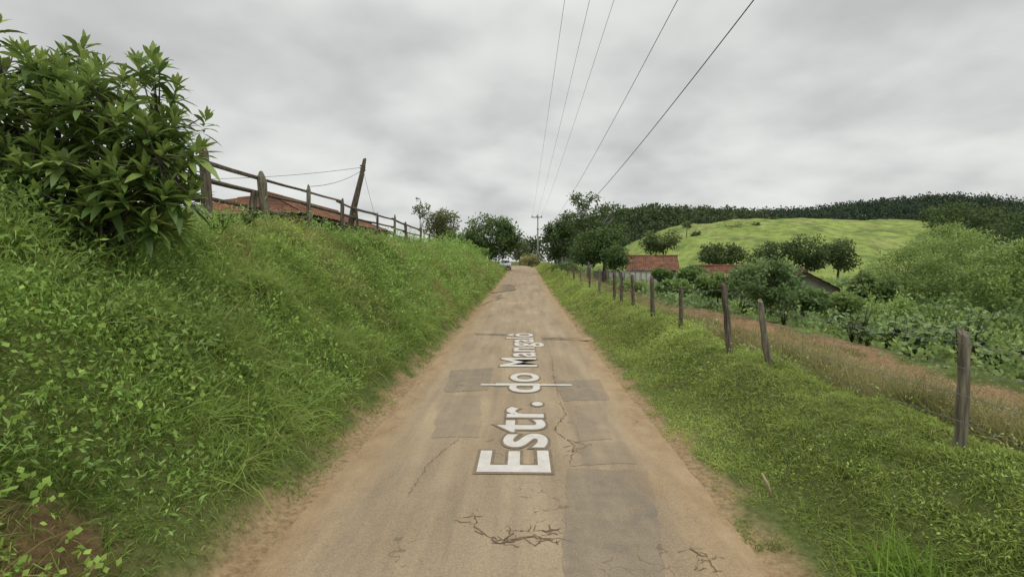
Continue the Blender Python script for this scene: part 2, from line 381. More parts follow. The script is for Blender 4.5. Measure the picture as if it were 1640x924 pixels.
# street-name map overlay laid flat on the road: every letter a part of its own
def lettering():
    fc=bpy.data.curves.new('t','FONT'); fc.body='Estr. do Mangal\u00f4'; fc.size=1.25; fc.dimensions='2D'; fc.fill_mode='BOTH'; fc.space_character=1.06
    out=[]
    for off in (.02,.06):
        fc.offset=off; ob=bpy.data.objects.new('t',fc); C.objects.link(ob)
        dg=bpy.context.evaluated_depsgraph_get(); dg.update(); me=bpy.data.meshes.new_from_object(ob.evaluated_get(dg)); bpy.data.objects.remove(ob)
        out.append((np.array([q.co[:] for q in me.vertices]),[list(p.vertices) for p in me.polygons]))
    v=out[0][0]; x0,x1=v[:,0].min(),v[:,0].max(); k=11.6/(x1-x0)
    root=thing('road_lettering','white street-name lettering Estr. do Mangalô lying along the middle of the road','road marking',(.3,6.0,ROADZ))
    for (vv,ff),z,mat,nm in ((out[1],.009,HALO,'letter_border'),(out[0],.012,OVERLAY,'letter')):
        par=list(range(len(vv)))
        def find(a):
            while par[a]!=a: par[a]=par[par[a]]; a=par[a]
            return a
        for p in ff:
            for q in p[1:]: par[find(q)]=find(p[0])
        isl={}
        for p in ff: isl.setdefault(find(p[0]),[]).append(p)
        its=[]
        for fs in isl.values():
            xs_=[vv[i][0] for p in fs for i in p]; its.append([min(xs_),max(xs_),fs])
        its.sort(key=lambda a:a[0]); grp=[]
        for a in its:
            if grp and a[0]<grp[-1][1]-.02: grp[-1][1]=max(grp[-1][1],a[1]); grp[-1][2]+=a[2]
            else: grp.append(a)
        for gi,g_ in enumerate(grp):
            m=MB(); zc=ROADZ+z+(gi%2)*.0006
            for p in g_[2]: m.poly([(.31-vv[i][1]*k*.76,5.9+(vv[i][0]-x0)*k,zc) for i in p])
            m.build(nm,mat,root)
    m=MB(); y=float(G(838,618)[1]); m.poly([(-.85,y-.06,ROADZ+.015),(.97,y-.06,ROADZ+.015),(.97,y+.06,ROADZ+.015),(-.85,y+.06,ROADZ+.015)]); m.build('cross_line',OVERLAY,root)
lettering()
# ------------------------------------------------------------------ hills
xs2=np.linspace(10,245,180); ys2=np.linspace(96,320,150); V,F=grid(xs2,ys2,hill); X,Y=V[:,0],V[:,1]
n=fbm(X*.05,Y*.05,51); n2=fbm(X*.35,Y*.12,52)
col=mixc((.155,.215,.05),(.29,.345,.1),np.clip(n*.9+n2*.8-.35,0,1)); d=ss(.52,.7,fbm(X*.08,Y*.08,53))[:,None]*.5; col=col*(1-d)+np.array([.27,.26,.11])*d
d=ss(.56,.67,fbm(X*.2,Y*.2,54))[:,None]*.6; col=col*(1-d)+np.array([.085,.13,.042])*d
struct(build('pasture_hill',V,[F],PAST,col,smooth=True))
xs3=np.linspace(20,520,110); ys3=np.linspace(280,560,60); V,F=grid(xs3,ys3,ridge); col=mixc((.035,.05,.028),(.055,.075,.04),fbm(V[:,0]*.05,V[:,1]*.05,55))
struct(build('wooded_ridge',V,[F],RIDGEM,col,smooth=True))
# forest on the ridge: reads as one mass
def forest(fx,fy,fz,euc,per,lsz,name,label,cs,hs=1.):
    nt_=len(fx); th=np.where(euc,rng.uniform(9.5,15,nt_),rng.uniform(6,12.5,nt_))*hs; tr=np.where(euc,rng.uniform(2.4,3.8,nt_),rng.uniform(3.4,6.2,nt_))*hs
    idx=np.repeat(np.arange(nt_),per); n=len(idx)
    off=nrm(rng.normal(size=(n,3)))*(rng.random(n)**.4)[:,None]
    Pn=np.stack([fx[idx]+off[:,0]*tr[idx],fy[idx]+off[:,1]*tr[idx],fz[idx]+th[idx]*(.6+.42*off[:,2])],-1)
    D=nrm(off+rng.normal(size=(n,3))*.5+np.array([0,0,.3])); LL=lsz*np.where(euc[idx],.8,1.)*rng.uniform(.6,1.3,n)
    V,F,m=strips(Pn,D,LL,LL*.65,np.full(n,.2),DIA)
    sh=rng.random(nt_)[idx]; t=np.clip(.55*sh+.3*off[:,2]+.2*rng.random(n),0,1)
    c=np.where(euc[idx][:,None],mixc(*cs[0],t),mixc(*cs[1],t))
    tag(build(name,V,F,FAR,np.repeat(c,m,0)),label,'forest',kind='stuff')
nt_=4600; fx=rng.uniform(30,500,nt_); fy=285+170*rng.random(nt_)**.6; fz=ridge(fx,fy)
forest(fx,fy,fz,(fx>190)&(fy>350),36,2.1,'ridge_forest','dark green forest covering the far ridge on the right',(((.036,.057,.039),(.085,.117,.07)),((.045,.073,.037),(.13,.165,.076))))  # greens greyed with distance: aerial haze put into the leaf colours
nt_=1500; fx=rng.uniform(100,242,nt_); fy=rng.uniform(135,262,nt_); rr=fx/fy; lim=.8+.06*(vn(fx*.08,fy*.08,5)-.5)*2; k=(rr>lim)&(rr<1.08); fx,fy=fx[k],fy[k]
forest(fx,fy,hill(fx,fy)-1,np.zeros(len(fx),bool),60,1.05,'hillside_wood','dark mixed wood on the slope right of the pasture',(((.04,.06,.03),(.1,.14,.06)),((.038,.062,.029),(.125,.165,.063))),.8)
# ------------------------------------------------------------------ grass and weeds (stuff)
def scatter(n,x0,x1,y0,y1,lim=1.35):
    y=y0*(y1/y0)**rng.random(n); x=rng.uniform(x0,x1,n); k=np.abs(x/y)<lim; x,y=x[k],y[k]; return x,y,H(x,y)
BL=[(0,1.),(.5,.75)]
def grass(x,y,z,Lr,W0,c1,c2,out,dry=.06,lean=.55,clump=None):
    n=len(x); s=np.clip(.75+y/14,.9,5.)
    L_=rng.uniform(Lr[0],Lr[1],n)*(.75+.25*s); W_=W0*s*rng.uniform(.7,1.3,n)
    if clump is not None: L_=L_*clump
    D=nrm(np.array([0,0,.85])+np.array(out)+rng.normal(size=(n,3))*lean)
    nn=fbm(x*.9,y*.9,61); t=np.clip(nn*1.3-.35+.5*rng.random(n),0,1); c=mixc(c1,c2,t)
    c*=(.6+.8*fbm(x*.55,y*.4,62))[:,None]
    dk=(rng.random(n)<dry*(.4+3.2*(fbm(x*.5,y*.5,63)>.56))); c[dk]=mixc((.26,.22,.09),(.45,.38,.18),rng.random(dk.sum()))
    c*=rng.uniform(.75,1.25,(n,1))
    V,F,m=strips(np.stack([x,y,z-.01],-1),D,L_,W_,rng.uniform(.15,.8,n),BL)
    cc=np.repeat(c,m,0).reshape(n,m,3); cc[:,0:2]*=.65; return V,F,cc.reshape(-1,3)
x,y,z=scatter(410000,-9,-2.15,1.9,100); edge=ss(0,.55,-x-2.35+(fbm(x*2.5,y*2.5,71)-.5)*1.1)
k=(rng.random(len(x))<edge*(1-.8*scar(x,y)))&(rng.random(len(x))<.3+1.25*fbm(x*1.3,y*1.3,72)); x,y,z=x[k],y[k],z[k]
cl=.3+1.35*fbm(x*1.2,y*1.2,73)
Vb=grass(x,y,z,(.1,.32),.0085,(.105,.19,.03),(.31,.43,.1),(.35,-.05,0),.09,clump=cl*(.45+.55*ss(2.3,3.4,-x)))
tag(build('bank_grass',*Vb[:2],GRASS,Vb[2]),'green grass covering the steep bank left of the road','grass',kind='stuff')
# leafy weeds and creepers on the bank
x,y,z=scatter(6000,-8,-2.8,2,85); k=(fbm(x*.7,y*.7,75)>.48)&(scar(x,y)<.15); x,y,z=x[k],y[k],z[k]; s=np.clip(.7+y/16,.9,3.5); n=len(x)
cen=np.stack([x+.05,y,z+rng.uniform(.06,.26,n)*s**.5],-1); h=n*2//5; h2=h+n//5
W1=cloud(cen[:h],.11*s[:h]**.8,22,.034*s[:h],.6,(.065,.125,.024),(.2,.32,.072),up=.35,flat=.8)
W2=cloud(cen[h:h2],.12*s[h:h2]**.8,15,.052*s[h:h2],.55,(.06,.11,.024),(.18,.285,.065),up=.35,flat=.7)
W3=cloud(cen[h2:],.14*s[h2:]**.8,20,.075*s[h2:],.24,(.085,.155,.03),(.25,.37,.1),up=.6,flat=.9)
tp=[]
for k in range(110):
    yy=2.5*(50/2.5)**random.random(); xx=random.uniform(-5.8,-3.6); d=random.uniform(-.4,.4)
    for q in range(random.randint(8,22)):
        xx+=.07; yy+=d*.07+random.uniform(-.03,.03)
        if xx>-2.7: break
        tp.append((xx,yy,float(H(xx,yy))+random.uniform(.16,.28)))
W4=cloud(np.array(tp),.035,5,.06,.7,(.1,.17,.03),(.28,.4,.09),up=.5)
J=join([W1,W2,W3,W4])
tag(build('bank_weeds',J[0],J[1],LEAF,J[2]),'small leafy weeds and creepers spread over the left bank','weeds',kind='stuff')
# taller arching tufts on the bank
x,y,z=scatter(3600,-7.5,-2.8,2.2,70); k=(fbm(x*.5,y*.5,77)>.38)&(scar(x,y)<.3); x,y,z=x[k],y[k],z[k]; per=30; n=len(x)*per
px_=np.repeat(x,per)+rng.normal(size=n)*.09; py_=np.repeat(y,per)+rng.normal(size=n)*.09
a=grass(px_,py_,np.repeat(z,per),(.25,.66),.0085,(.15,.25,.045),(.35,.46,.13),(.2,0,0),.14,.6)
tag(build('bank_tufts',a[0],a[1],GRASS,a[2]),'longer arching grass tufts on the left bank','grass',kind='stuff')
# right verge
x,y,z=scatter(280000,2.0,4.7,1.9,105); edge=ss(0,.45,x-2.1+(fbm(x*2.5,y*2.5,81)-.5)*1.1)
k=(rng.random(len(x))<edge)&(rng.random(len(x))<.4+fbm(x*1.5,y*1.5,82)); x,y,z=x[k],y[k],z[k]
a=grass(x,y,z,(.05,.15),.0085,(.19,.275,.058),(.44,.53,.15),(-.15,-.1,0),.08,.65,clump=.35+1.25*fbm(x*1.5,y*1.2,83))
tag(build('verge_grass',a[0],a[1],GRASS,a[2]),'bright green grass on the verge right of the road','grass',kind='stuff')
x,y,z=scatter(800,2.7,4.6,2.2,60); k=fbm(x*.8,y*.8,85)>.5; x,y,z=x[k],y[k],z[k]; s=np.clip(.7+y/16,.9,3.)
a=cloud(np.stack([x,y,z+.05],-1),.1*s**.8,20,.035*s,.5,(.12,.185,.04),(.3,.39,.1),up=.5,flat=.6)
tag(build('verge_weeds',a[0],a[1],LEAF,a[2]),'low leafy weeds among the grass of the right verge','weeds',kind='stuff')
# brownish weeds behind the wire fence
x,y,z=scatter(150000,4.4,8.6,3.5,70,1.5); m_=fbm(x*.8,y*.6,87); sm=ss(6.0,6.8,x+(m_-.5)*2.4); k=(rng.random(len(x))<ss(.28,.58,m_)*(1-.985*sm)+.004+.35*sm*(m_>.6)); x,y,z=x[k],y[k],z[k]
a=grass(x,y,z,(.25,.68),.008,(.15,.17,.055),(.36,.345,.15),(0,0,.2),.22,.45,clump=(.5+.9*m_[k])*(1-.6*ss(8,22,y))*(1-.4*ss(6.2,7,x)))
sx=rng.integers(0,len(x),3500); b_=cloud(np.stack([x[sx],y[sx],z[sx]+rng.uniform(.2,.5,3500)],-1),.02,4,.03,.5,(.2,.15,.08),(.34,.27,.16))
J=join([a,b_]); tag(build('fence_weeds',J[0],J[1],GRASS,J[2]),'brownish seeding weeds standing just beyond the wire fence','weeds',kind='stuff')
# undergrowth beyond
NU=8200; x=rng.uniform(7,52,NU); y=9+85*rng.random(NU)**1.2; k=(x/y<1.3)&(rng.random(NU)>soilmask(x,y)*1.15)&(fbm(x*.25,y*.25,88)>.28)&(x>7.4); x,y=x[k],y[k]; z=H(x,y)
s=np.clip(.7+y/22,.9,3); hh=.15+.9*fbm(x*.22,y*.22,89)*ss(9,16,x); rr=x/y; hh*=1-.65*((rr<.31)&(y>22)); hh*=1-.5*((rr>.5)&(rr<.67)&(y>17)&(y<30)); ws_=np.where((rr<.31)&(y>22),.7,1.)
tt=vn(x*.15,y*.15,90)
A=[]
for lo_,hi_,cd,cl_,wl in ((0,.4,(.06,.1,.03),(.19,.26,.08),.6),(.4,.65,(.08,.13,.038),(.24,.33,.1),.4),(.65,1.1,(.06,.105,.04),(.18,.26,.1),.7)):
    q=(tt>=lo_)&(tt<hi_); A.append(cloud(np.stack([x,y,z+hh*.7],-1)[q],(.27*s**.6*ws_)[q],24,.125*s[q]**.9,wl,cd,cl_,up=.4,flat=.8))
J=join(A); tag(build('garden_undergrowth',J[0],J[1],LEAF,J[2]),'low tangled greenery between the garden plants right of the fence','undergrowth',kind='stuff')
# ------------------------------------------------------------------ trees and bushes
def cr_(px,py,Y,wp,hp,dep=.85):
    c=P(px,py,Y); return (c[0],c[1],c[2],wp/2/820*Y,wp/2/820*Y*dep,hp/2/820*Y)
def pts_in(crowns,ncl,rmin=.45):
    out=[]
    vol=np.array([c[3]*c[5] for c in crowns]); vol=vol/vol.sum()
    for c,v in zip(crowns,vol):
        n=max(4,int(ncl*v)); d=nrm(rng.normal(size=(n,3))); r=rng.uniform(rmin,1,n)**.7
        out.append(np.array(c[:3])+d*r[:,None]*np.array(c[3:]))
    return np.concatenate(out)
def tree(name,label,cat,crowns,leaf=.28,ncl=60,per=60,cd=(.03,.055,.015),cl=(.09,.14,.035),trunk=.18,group=None,base=None,limbs=9,spread=.17,mat=None,rmin=.45,ground=None,bark=None,wl=.55,tn='trunk'):
    c0=crowns[0]; bx,by=(c0[0],c0[1]) if base is None else base
    bz=gz(bx,by) if ground is None else ground
    root=thing(name,label,cat,(bx,by,bz),group)
    cen=pts_in(crowns,ncl,rmin); sp=np.full(len(cen),spread*np.mean([ (c[3]+c[5])/2 for c in crowns]))
    m=MB(); top=np.array(c0[:3]); b=np.array([bx,by,bz-.1])
    mid=(b+top)/2+np.array([random.uniform(-.1,.1),0,0])*c0[3]
    m.tube([b,b*.6+mid*.4,mid,top],[trunk*1.25,trunk,trunk*.8,trunk*.35],8,.1)
    for q in [np.array(c[:3]) for c in crowns[1:]]+list(cen[rng.integers(0,len(cen),limbs)]):
        st=mid*.5+top*.5 if random.random()<.6 else mid
        md=(st+q)/2+np.array([0,0,.08*c0[5]]); m.tube([st,md,q],[trunk*.45,trunk*.28,trunk*.08],5,.1)
    m.build(tn,bark or BARK,root,True)
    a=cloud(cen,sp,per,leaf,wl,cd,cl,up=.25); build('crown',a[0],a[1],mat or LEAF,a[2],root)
    return root
# left far trees
tree('broadleaf_tree','dense dark green tree at the end of the left bank beside the far road',"tree",[cr_(785,380,74,92,62),cr_(755,392,74,44,46),cr_(812,385,74,40,50)],.36,130,80,(.026,.048,.017),(.095,.145,.044),.25)
tree('broadleaf_tree','brownish green tree with open crown between the thin tree and the dense roadside tree','tree',[cr_(710,358,68,56,46),cr_(700,372,68,50,36)],.3,60,56,(.045,.055,.022),(.14,.15,.06),.16)
tree('slender_tree','thin tree with small sparse crown standing tallest above the left fence','tree',[cr_(672,330,64,26,22),cr_(682,338,64,16,18),cr_(668,343,64,18,14)],.24,20,26,(.045,.06,.025),(.13,.15,.06),.09,limbs=6)
tree('roadside_bush','low bush past the last rails of the left fence','bush',[cr_(725,388,60,60,26)],.3,30,50,(.045,.08,.02),(.13,.2,.05),.06)
tree('roadside_bush','pale green bush hanging over the left road edge by the white car','bush',[cr_(768,412,62,46,24),cr_(748,404,60,40,26)],.3,30,50,(.06,.1,.025),(.17,.25,.06),.06)
# far gap
tree('distant_tree','dark tree closing the far end of the road behind the pole','tree',[cr_(845,398,150,44,40),cr_(858,402,150,36,40)],.7,36,50,(.025,.042,.02),(.075,.1,.04),.25)
tree('distant_tree','small lighter tree at the far end of the road left of the pole','tree',[cr_(832,402,140,26,34)],.6,24,40,(.04,.06,.025),(.1,.13,.05),.2)
tree('roadside_bush','yellowish grassy bush at the far bend of the road','bush',[cr_(852,418,112,34,18)],.5,24,40,(.12,.12,.04),(.26,.25,.1),.06)
# right cluster
tree('broadleaf_tree','tallest tree right of the road with pale bare limbs showing in its crown','tree',[cr_(944,355,50,56,56),cr_(936,320,50,46,24),cr_(978,340,50,44,32),cr_(918,352,50,36,26),cr_(988,372,50,38,34)],.24,84,50,(.024,.045,.016),(.11,.16,.05),.2,limbs=26,spread=.17,bark=CONC)
tree('broadleaf_tree','dark dense tree nearest the utility pole on the right roadside','tree',[cr_(896,380,64,46,60),cr_(888,398,64,30,34),cr_(910,365,64,34,36)],.3,80,56,(.02,.038,.014),(.085,.13,.04),.2)
tree('broadleaf_tree','rounded dark tree between the tallest tree and the red tiled house','tree',[cr_(968,392,46,62,46),cr_(945,400,46,56,44)],.26,80,60,(.02,.038,.013),(.085,.13,.038),.2)
tree('hanging_bush','dark drooping bush overhanging the white wall beside the red tiled house','bush',[cr_(986,412,41,42,36)],.2,44,50,(.025,.05,.015),(.08,.13,.04),.07)
# hill trees
tree('broadleaf_tree','round dark tree alone at the left foot of the pasture hill','tree',[cr_(1062,386,140,62,32),cr_(1045,392,140,34,24)],.7,50,46,(.035,.052,.022),(.11,.14,.05),.3)
tree('broadleaf_tree','low dark tree below the pasture left of the shed','tree',[cr_(1160,408,105,74,34),cr_(1140,405,105,30,24)],.55,60,50,(.028,.045,.018),(.09,.12,.042),.25)
tree('broadleaf_tree','leftmost crown of the dark tree row above the shed roof','tree',[cr_(1245,403,88,66,30),cr_(1225,412,88,40,24)],.45,50,46,(.028,.045,.018),(.09,.125,.045),.22)
tree('broadleaf_tree','middle crown of the dark tree row above the shed roof','tree',[cr_(1295,402,84,64,40),cr_(1300,418,84,60,26)],.45,60,46,(.025,.042,.017),(.08,.115,.038),.22)
tree('broadleaf_tree','rightmost crown of the dark tree row above the shed roof','tree',[cr_(1342,402,86,50,34),cr_(1350,418,86,46,26)],.45,54,46,(.03,.048,.02),(.1,.135,.045),.22)
tree('sparse_tree','small sparse tree with bare branches high on the pasture','tree',[cr_(1165,366,190,34,14),cr_(1180,362,190,20,10)],.6,14,16,(.06,.07,.03),(.13,.14,.06),.22,limbs=10)
for px,py,wd,lab in ((1100,360,14,'tiny lone shrub on the left brow of the pasture'),(1210,362,12,'tiny lone shrub under the forest edge at the top of the pasture'),(1115,376,14,'tiny shrub halfway down the left of the pasture'),(1440,378,30,'dark shrub at the right end of the pasture'),(1400,388,34,'dark shrub low on the right of the pasture above the thickets'),(1375,374,18,'small round shrub in the right middle of the pasture'),(1280,372,14,'small shrub in the middle of the pasture above the dark tree row'),(1455,396,40,'wide dark shrub where the pasture meets the thickets'),(1095,398,26,'low shrub at the foot of the pasture beside the round dark tree')):
    tree('pasture_shrub',lab,'shrub',[cr_(px,py,190,wd,10)],.7,12,26,(.045,.065,.028),(.11,.14,.05),.15,limbs=2)
# pale thicket
PT=((1540,415,33,120,80,'widest pale feathery thicket behind the garden'),(1450,428,36,110,58,'pale feathery thicket right of the shed'),(1620,430,29,120,76,'pale feathery thicket at the right edge of the garden'),(1515,386,44,90,42,'tall pale yellowish tree rising behind the feathery thicket'))
for px,py,Y,wp,hp,lab in PT:
    tree('feathery_thicket',lab,'thicket',[cr_(px,py,Y,wp,hp),cr_(px-wp*.36,py+hp*.3,Y-1,wp*.6,hp*.7),cr_(px+wp*.33,py+hp*.25,Y-1,wp*.65,hp*.75),cr_(px,py+hp*.55,Y-1.5,wp*.9,hp*.6),cr_(px+wp*.1,py-hp*.3,Y,wp*.4,hp*.6)],.2,170,60,(.075,.12,.036),(.23,.305,.09),.05,limbs=10,wl=.33)
# garden bushes
for px,py,Y,wp,hp,cd,cl,lab in (
 (1222,452,21,100,74,(.045,.08,.03),(.145,.215,.08),'large dark green bush hiding the left half of the shed'),
 (1108,440,34,40,22,(.05,.09,.03),(.15,.22,.07),'rounded green bush in front of the red tiled house'),
 (1060,440,40,26,16,(.045,.08,.027),(.13,.2,.06),'small dark bush at the right end of the white wall'),
 (1150,456,27,60,32,(.06,.1,.035),(.17,.24,.075),'mid green bush left of the large dark bush'),
 (1400,460,27,72,42,(.06,.1,.035),(.18,.24,.08),'bush just right of the shed roof'),
 (1290,478,22,60,30,(.05,.09,.033),(.16,.23,.085),'bush below the white shed gable'),
 (1350,484,23,50,24,(.07,.11,.035),(.2,.27,.085),'lighter bush below the right eave of the shed'),
 (1080,462,30,50,20,(.06,.1,.03),(.17,.25,.075),'low wide bush beyond the fence left of the garden'),
 (905,432,58,40,18,(.05,.08,.025),(.13,.19,.06),'small bush by the farthest fence posts'),
 (1010,460,34,36,12,(.07,.11,.035),(.18,.24,.07),'small pale bush below the white wall')):
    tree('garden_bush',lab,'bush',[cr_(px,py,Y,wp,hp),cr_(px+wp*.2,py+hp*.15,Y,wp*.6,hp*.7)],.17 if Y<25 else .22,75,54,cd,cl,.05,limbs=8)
pal=(((.05,.09,.03),(.16,.23,.07),.55),((.08,.13,.038),(.24,.33,.1),.35),((.045,.08,.03),(.14,.21,.075),.6),((.075,.115,.045),(.2,.28,.11),.6))
k=0
while k<34:
    y=random.uniform(19,42); r=random.uniform(.42,1.1); x=r*y
    if .5<r<.68 and y<32: continue
    ht=random.uniform(.8,1.9)*(1 if y<28 else 1.3); wd=ht*random.uniform(.7,1.1); g=float(H(x,y)); cd,cl,wl=random.choice(pal)
    tree('wild_shrub','wild green shrub in the thick growth between the garden and the pasture','shrub',[(x,y,g+ht*.55,wd,wd,ht*.5),(x+wd*.5,y,g+ht*.4,wd*.7,wd*.7,ht*.4)],.2,44,44,cd,cl,.04,'wild shrubs massed behind the garden',limbs=5,wl=wl); k+=1
# broad-leaved plants
BP=[(0,.25),(.25,.95),(.55,1.),(.82,.6)]
def leafy(name,label,cat,x,y,h,n,Ll,wl,c1,c2,group=None,z=None):
    z=float(H(x,y)) if z is None else z; root=thing(name,label,cat,(x,y,z),group); m=MB(); Ps=[];Ds=[]
    ns=max(3,n//9)
    for k in range(ns):
        a=random.uniform(0,6.28); r=random.uniform(.1,.5)*h; tp=np.array([x+math.cos(a)*r,y+math.sin(a)*r,z+h*random.uniform(.5,1)])
        m.tube([(x,y,z-.05),((x*.6+tp[0]*.4),(y*.6+tp[1]*.4),z+h*.45),tuple(tp)],[.02,.015,.007],5)
        for q in range(n//ns):
            f=random.uniform(.4,1); pos=np.array([x,y,z])*(1-f)+tp*f; pos[2]=z+(tp[2]-z)*f**.8; b=random.uniform(0,6.28)
            Ps.append(pos); Ds.append([math.cos(b),math.sin(b),random.uniform(-.1,.6)])
    m.build('stem',TWIG,root,True); Ps=np.array(Ps); D=nrm(np.array(Ds)); nn=len(Ps); LL=Ll*rng.uniform(.6,1.2,nn)
    S=nrm(np.cross(D,np.array([0,0,1.])+rng.normal(size=(nn,3))*.35)); V,F,mm_=strips(Ps,D,LL,LL*wl,rng.uniform(.1,.6,nn),BP,S,.25)
    build('leaves',V,F,SHINY,np.repeat(mixc(c1,c2,rng.random(nn)),mm_,0),root,True); return root
GL='broad-leaved green plant crowding the garden beyond the wire fence'
cnt=0
while cnt<76:
    x=random.uniform(9.3,27); y=random.uniform(11,27)
    if not(.42<x/y<1.15) : continue
    if x<9.8 and y<22: continue
    if .52<x/y<.67 and y>20: continue
    v=random.random()
    leafy('garden_plant',GL,'plant',x,y,random.uniform(.5,1.5),random.randint(45,85),random.uniform(.15,.3),random.uniform(.45,.72),(.075+.03*v,.14,.045+.015*v),(.22,.31,.1+.04*v),'broad-leaved plants in the garden'); cnt+=1
for px,py,Y,lab,h in ((475,352,14.5,'upright leafy weed on the crest of the bank below the third fence post',.85),(605,358,22.5,'leafy weed at the foot of the leaning pole on the bank crest',.8),(352,345,9.3,'leafy weed beside the first fence post at the bush edge',.6),(530,366,17,'broad leafy weed on the crest between the third post and leaning pole',.75),(395,362,11,'leafy weed at the foot of the second fence post',.6),(650,372,27,'leafy weed under the far rails of the left fence',.8)):
    p=P(px,py,Y); leafy('leafy_weed',lab,'weed',p[0],p[1],h,80,.17,.45,(.085,.155,.033),(.23,.34,.085))
# ------------------------------------------------------------------ the big shrub
def shrub():
    E=[(P(55,180,6.3),(1.1,.9,.98)),(P(190,215,6.0),(.94,.8,.9)),(P(245,270,5.8),(.6,.55,.66)),(P(120,325,5.8),(1.15,.7,.6)),(P(-80,260,6.4),(1.,.9,1.1))]
    bx,by=P(150,400,6.0)[:2]; bz=float(H(bx,by)); root=thing('big_shrub','large shrub with rosettes of long glossy leaves on top of the left bank','shrub',(bx,by,bz))
    tips=[];outs=[]
    for c,r in E:
        n=int(94*r[0]*r[2]/.9); d=nrm(rng.normal(size=(n,3))); rad=np.where(rng.random(n)<.78,rng.uniform(.7,1.14,n),rng.uniform(.4,.7,n))
        tips.append(c+d*rad[:,None]*np.array(r)); outs.append(d)
    tips=np.concatenate(tips); outs=np.concatenate(outs); k=tips[:,2]>H(tips[:,0],tips[:,1])+.1; tips,outs=tips[k],outs[k]
    nodes=[]; m=MB(); bp=np.array([bx,by,bz-.1])
    for c,r in E:
        for q in range(5):
            e=np.array(c)+nrm(rng.normal(size=3))*np.array(r)*.45; nodes.append(e)
            st=bp+np.array([random.uniform(-.25,.25),random.uniform(-.2,.2),0]); md=st*.45+e*.55+np.array([0,0,-.1]); m.tube([st,md,e],[.035,.026,.014],6,.1)
    nodes=np.array(nodes); Ps=[];Ds=[];Ls=[];Ts=[]
    for tpt,o in zip(tips,outs):
        nd=nodes[np.argmin(((nodes-tpt)**2).sum(1))]; ax=nrm(o*.55+np.array([0,0,.95])+rng.normal(size=3)*.25)
        m.tube([tuple(nd),tuple(nd*.4+tpt*.6-np.array([0,0,.05])),tuple(tpt)],[.012,.009,.005],4)
        a=nrm(np.cross(ax,[.3,.9,.1])); b=np.cross(ax,a); nl=random.randint(13,20); ph=random.uniform(0,6.28); sc=random.uniform(.75,1.2)
        for q in range(nl):
            f=q/nl; el=math.radians(78-85*f+random.uniform(-14,14)); az=ph+q*2.39996
            d=ax*math.sin(el)+(a*math.cos(az)+b*math.sin(az))*math.cos(el)
            Ps.append(tpt-ax*(.25*f)); Ds.append(d); Ls.append((.14+.16*math.sin(min(1,f*1.5)*1.57))*sc*random.uniform(.85,1.15)); Ts.append(1-f)
    Ps=np.array(Ps);D=nrm(np.array(Ds));Ls=np.array(Ls);T=np.array(Ts); n=len(Ps)
    S=nrm(np.cross(D,np.array([0,0,1.])+rng.normal(size=(n,3))*.2)); t=np.clip(T*.75+rng.normal(size=n)*.22,0,1)
    c=mixc((.085,.15,.036),(.31,.41,.11),t)*rng.uniform(.8,1.2,(n,1))
    V,F,mm_=strips(Ps,D,Ls,Ls*.27,.12+.35*(1-T)*rng.random(n)*1.4,[(0,.12),(.2,.6),(.45,1.),(.72,.78)],S,.28)
    build('leaves',V,F,SHINY,np.repeat(c,mm_,0),root,True); m.build('stems',BARK,root,True)
shrub()
# low scrub beneath the shrub
cen=[]
for k in range(110):
    q=P(random.uniform(-60,330),400,5.6); yy=random.uniform(4.8,6.4); cen.append((q[0]*yy/5.6,yy,float(H(q[0]*yy/5.6,yy))+random.uniform(.08,.4)))
a=cloud(np.array(cen),.15,36,.075,.36,(.055,.095,.023),(.18,.26,.068)); tag(build('shrub_undergrowth',a[0],a[1],LEAF,a[2]),'tangled low scrub under the big shrub on the bank','undergrowth',kind='stuff')
# ------------------------------------------------------------------ left rail fence
FX=-6.5
root=thing('rail_fence','weathered wooden post and rail fence along the top of the left bank','fence',(FX,10.5,float(H(FX,10.5))))
PY=[3,5.5,8,10.5,13,15.5,18.2,20.4,23,25.6,28.6,32,36,41,46]
tops=[]
for k,yy in enumerate(PY):
    gx=FX+random.uniform(-.06,.06); g=float(H(gx,yy)); tz=4.72+random.uniform(-.12,.14)-.02*max(0,yy-26); lx_=random.uniform(-.14,.14); ly=random.uniform(-.2,.2)
    if k==3: tz=4.86
    r=.105 if k in(3,4) else random.uniform(.06,.08); m=MB(); pts=[(gx+lx_*f+random.uniform(-.012,.012),yy+ly*f,g-.3+(tz-g+.3)*f) for f in (0,.3,.5,.7,.85,.95,1)]
    m.tube(pts,[r*1.1,r*1.02,r,r*.97,r*.98,r*.85,r*.5],9,.08,.2,.06); m.build('post',WOODP if k in(4,5,9) else WOOD,root)
    tops.append((gx+lx_*.9,yy+ly*.9))
for k in range(len(PY)-1):
    if k in (11,13): continue
    for zr,pr in ((4.6,1),(4.2,.9),(3.8,.7)):
        if random.random()>pr and k not in(3,4): continue
        a=tops[k];b=tops[k+1]; dz=-.02*max(0,PY[k]-26); dz2=-.02*max(0,PY[k+1]-26)
        z1=zr+dz+random.uniform(-.04,.04); z2=zr+dz2+random.uniform(-.04,.04); off=-.11; w1=random.uniform(.038,.052)
        m=MB(); m.tube([(a[0]+off,a[1]-random.uniform(.1,.3),z1),(a[0]*.5+b[0]*.5+off,a[1]*.5+b[1]*.5,z1*.5+z2*.5-.012),(b[0]+off,b[1]+random.uniform(.1,.3),z2)],[w1,w1*.95,w1*.9],7,.05,.25); m.build('rail',WOOD,root)
m=MB(); p0=P(400,366,12.6);p1=P(418,308,12.9); m.box((0,0,0),(.17,.05,.95),lambda x,y,z:(p0[0]*(.5-z/.95)+p1[0]*(.5+z/.95)+x,p0[1]+y,(p0[2]*(.5-z/.95)+p1[2]*(.5+z/.95)))); o=m.build('brace_plank',WOOD,root); o['label']='wide plank leaning against the second post'
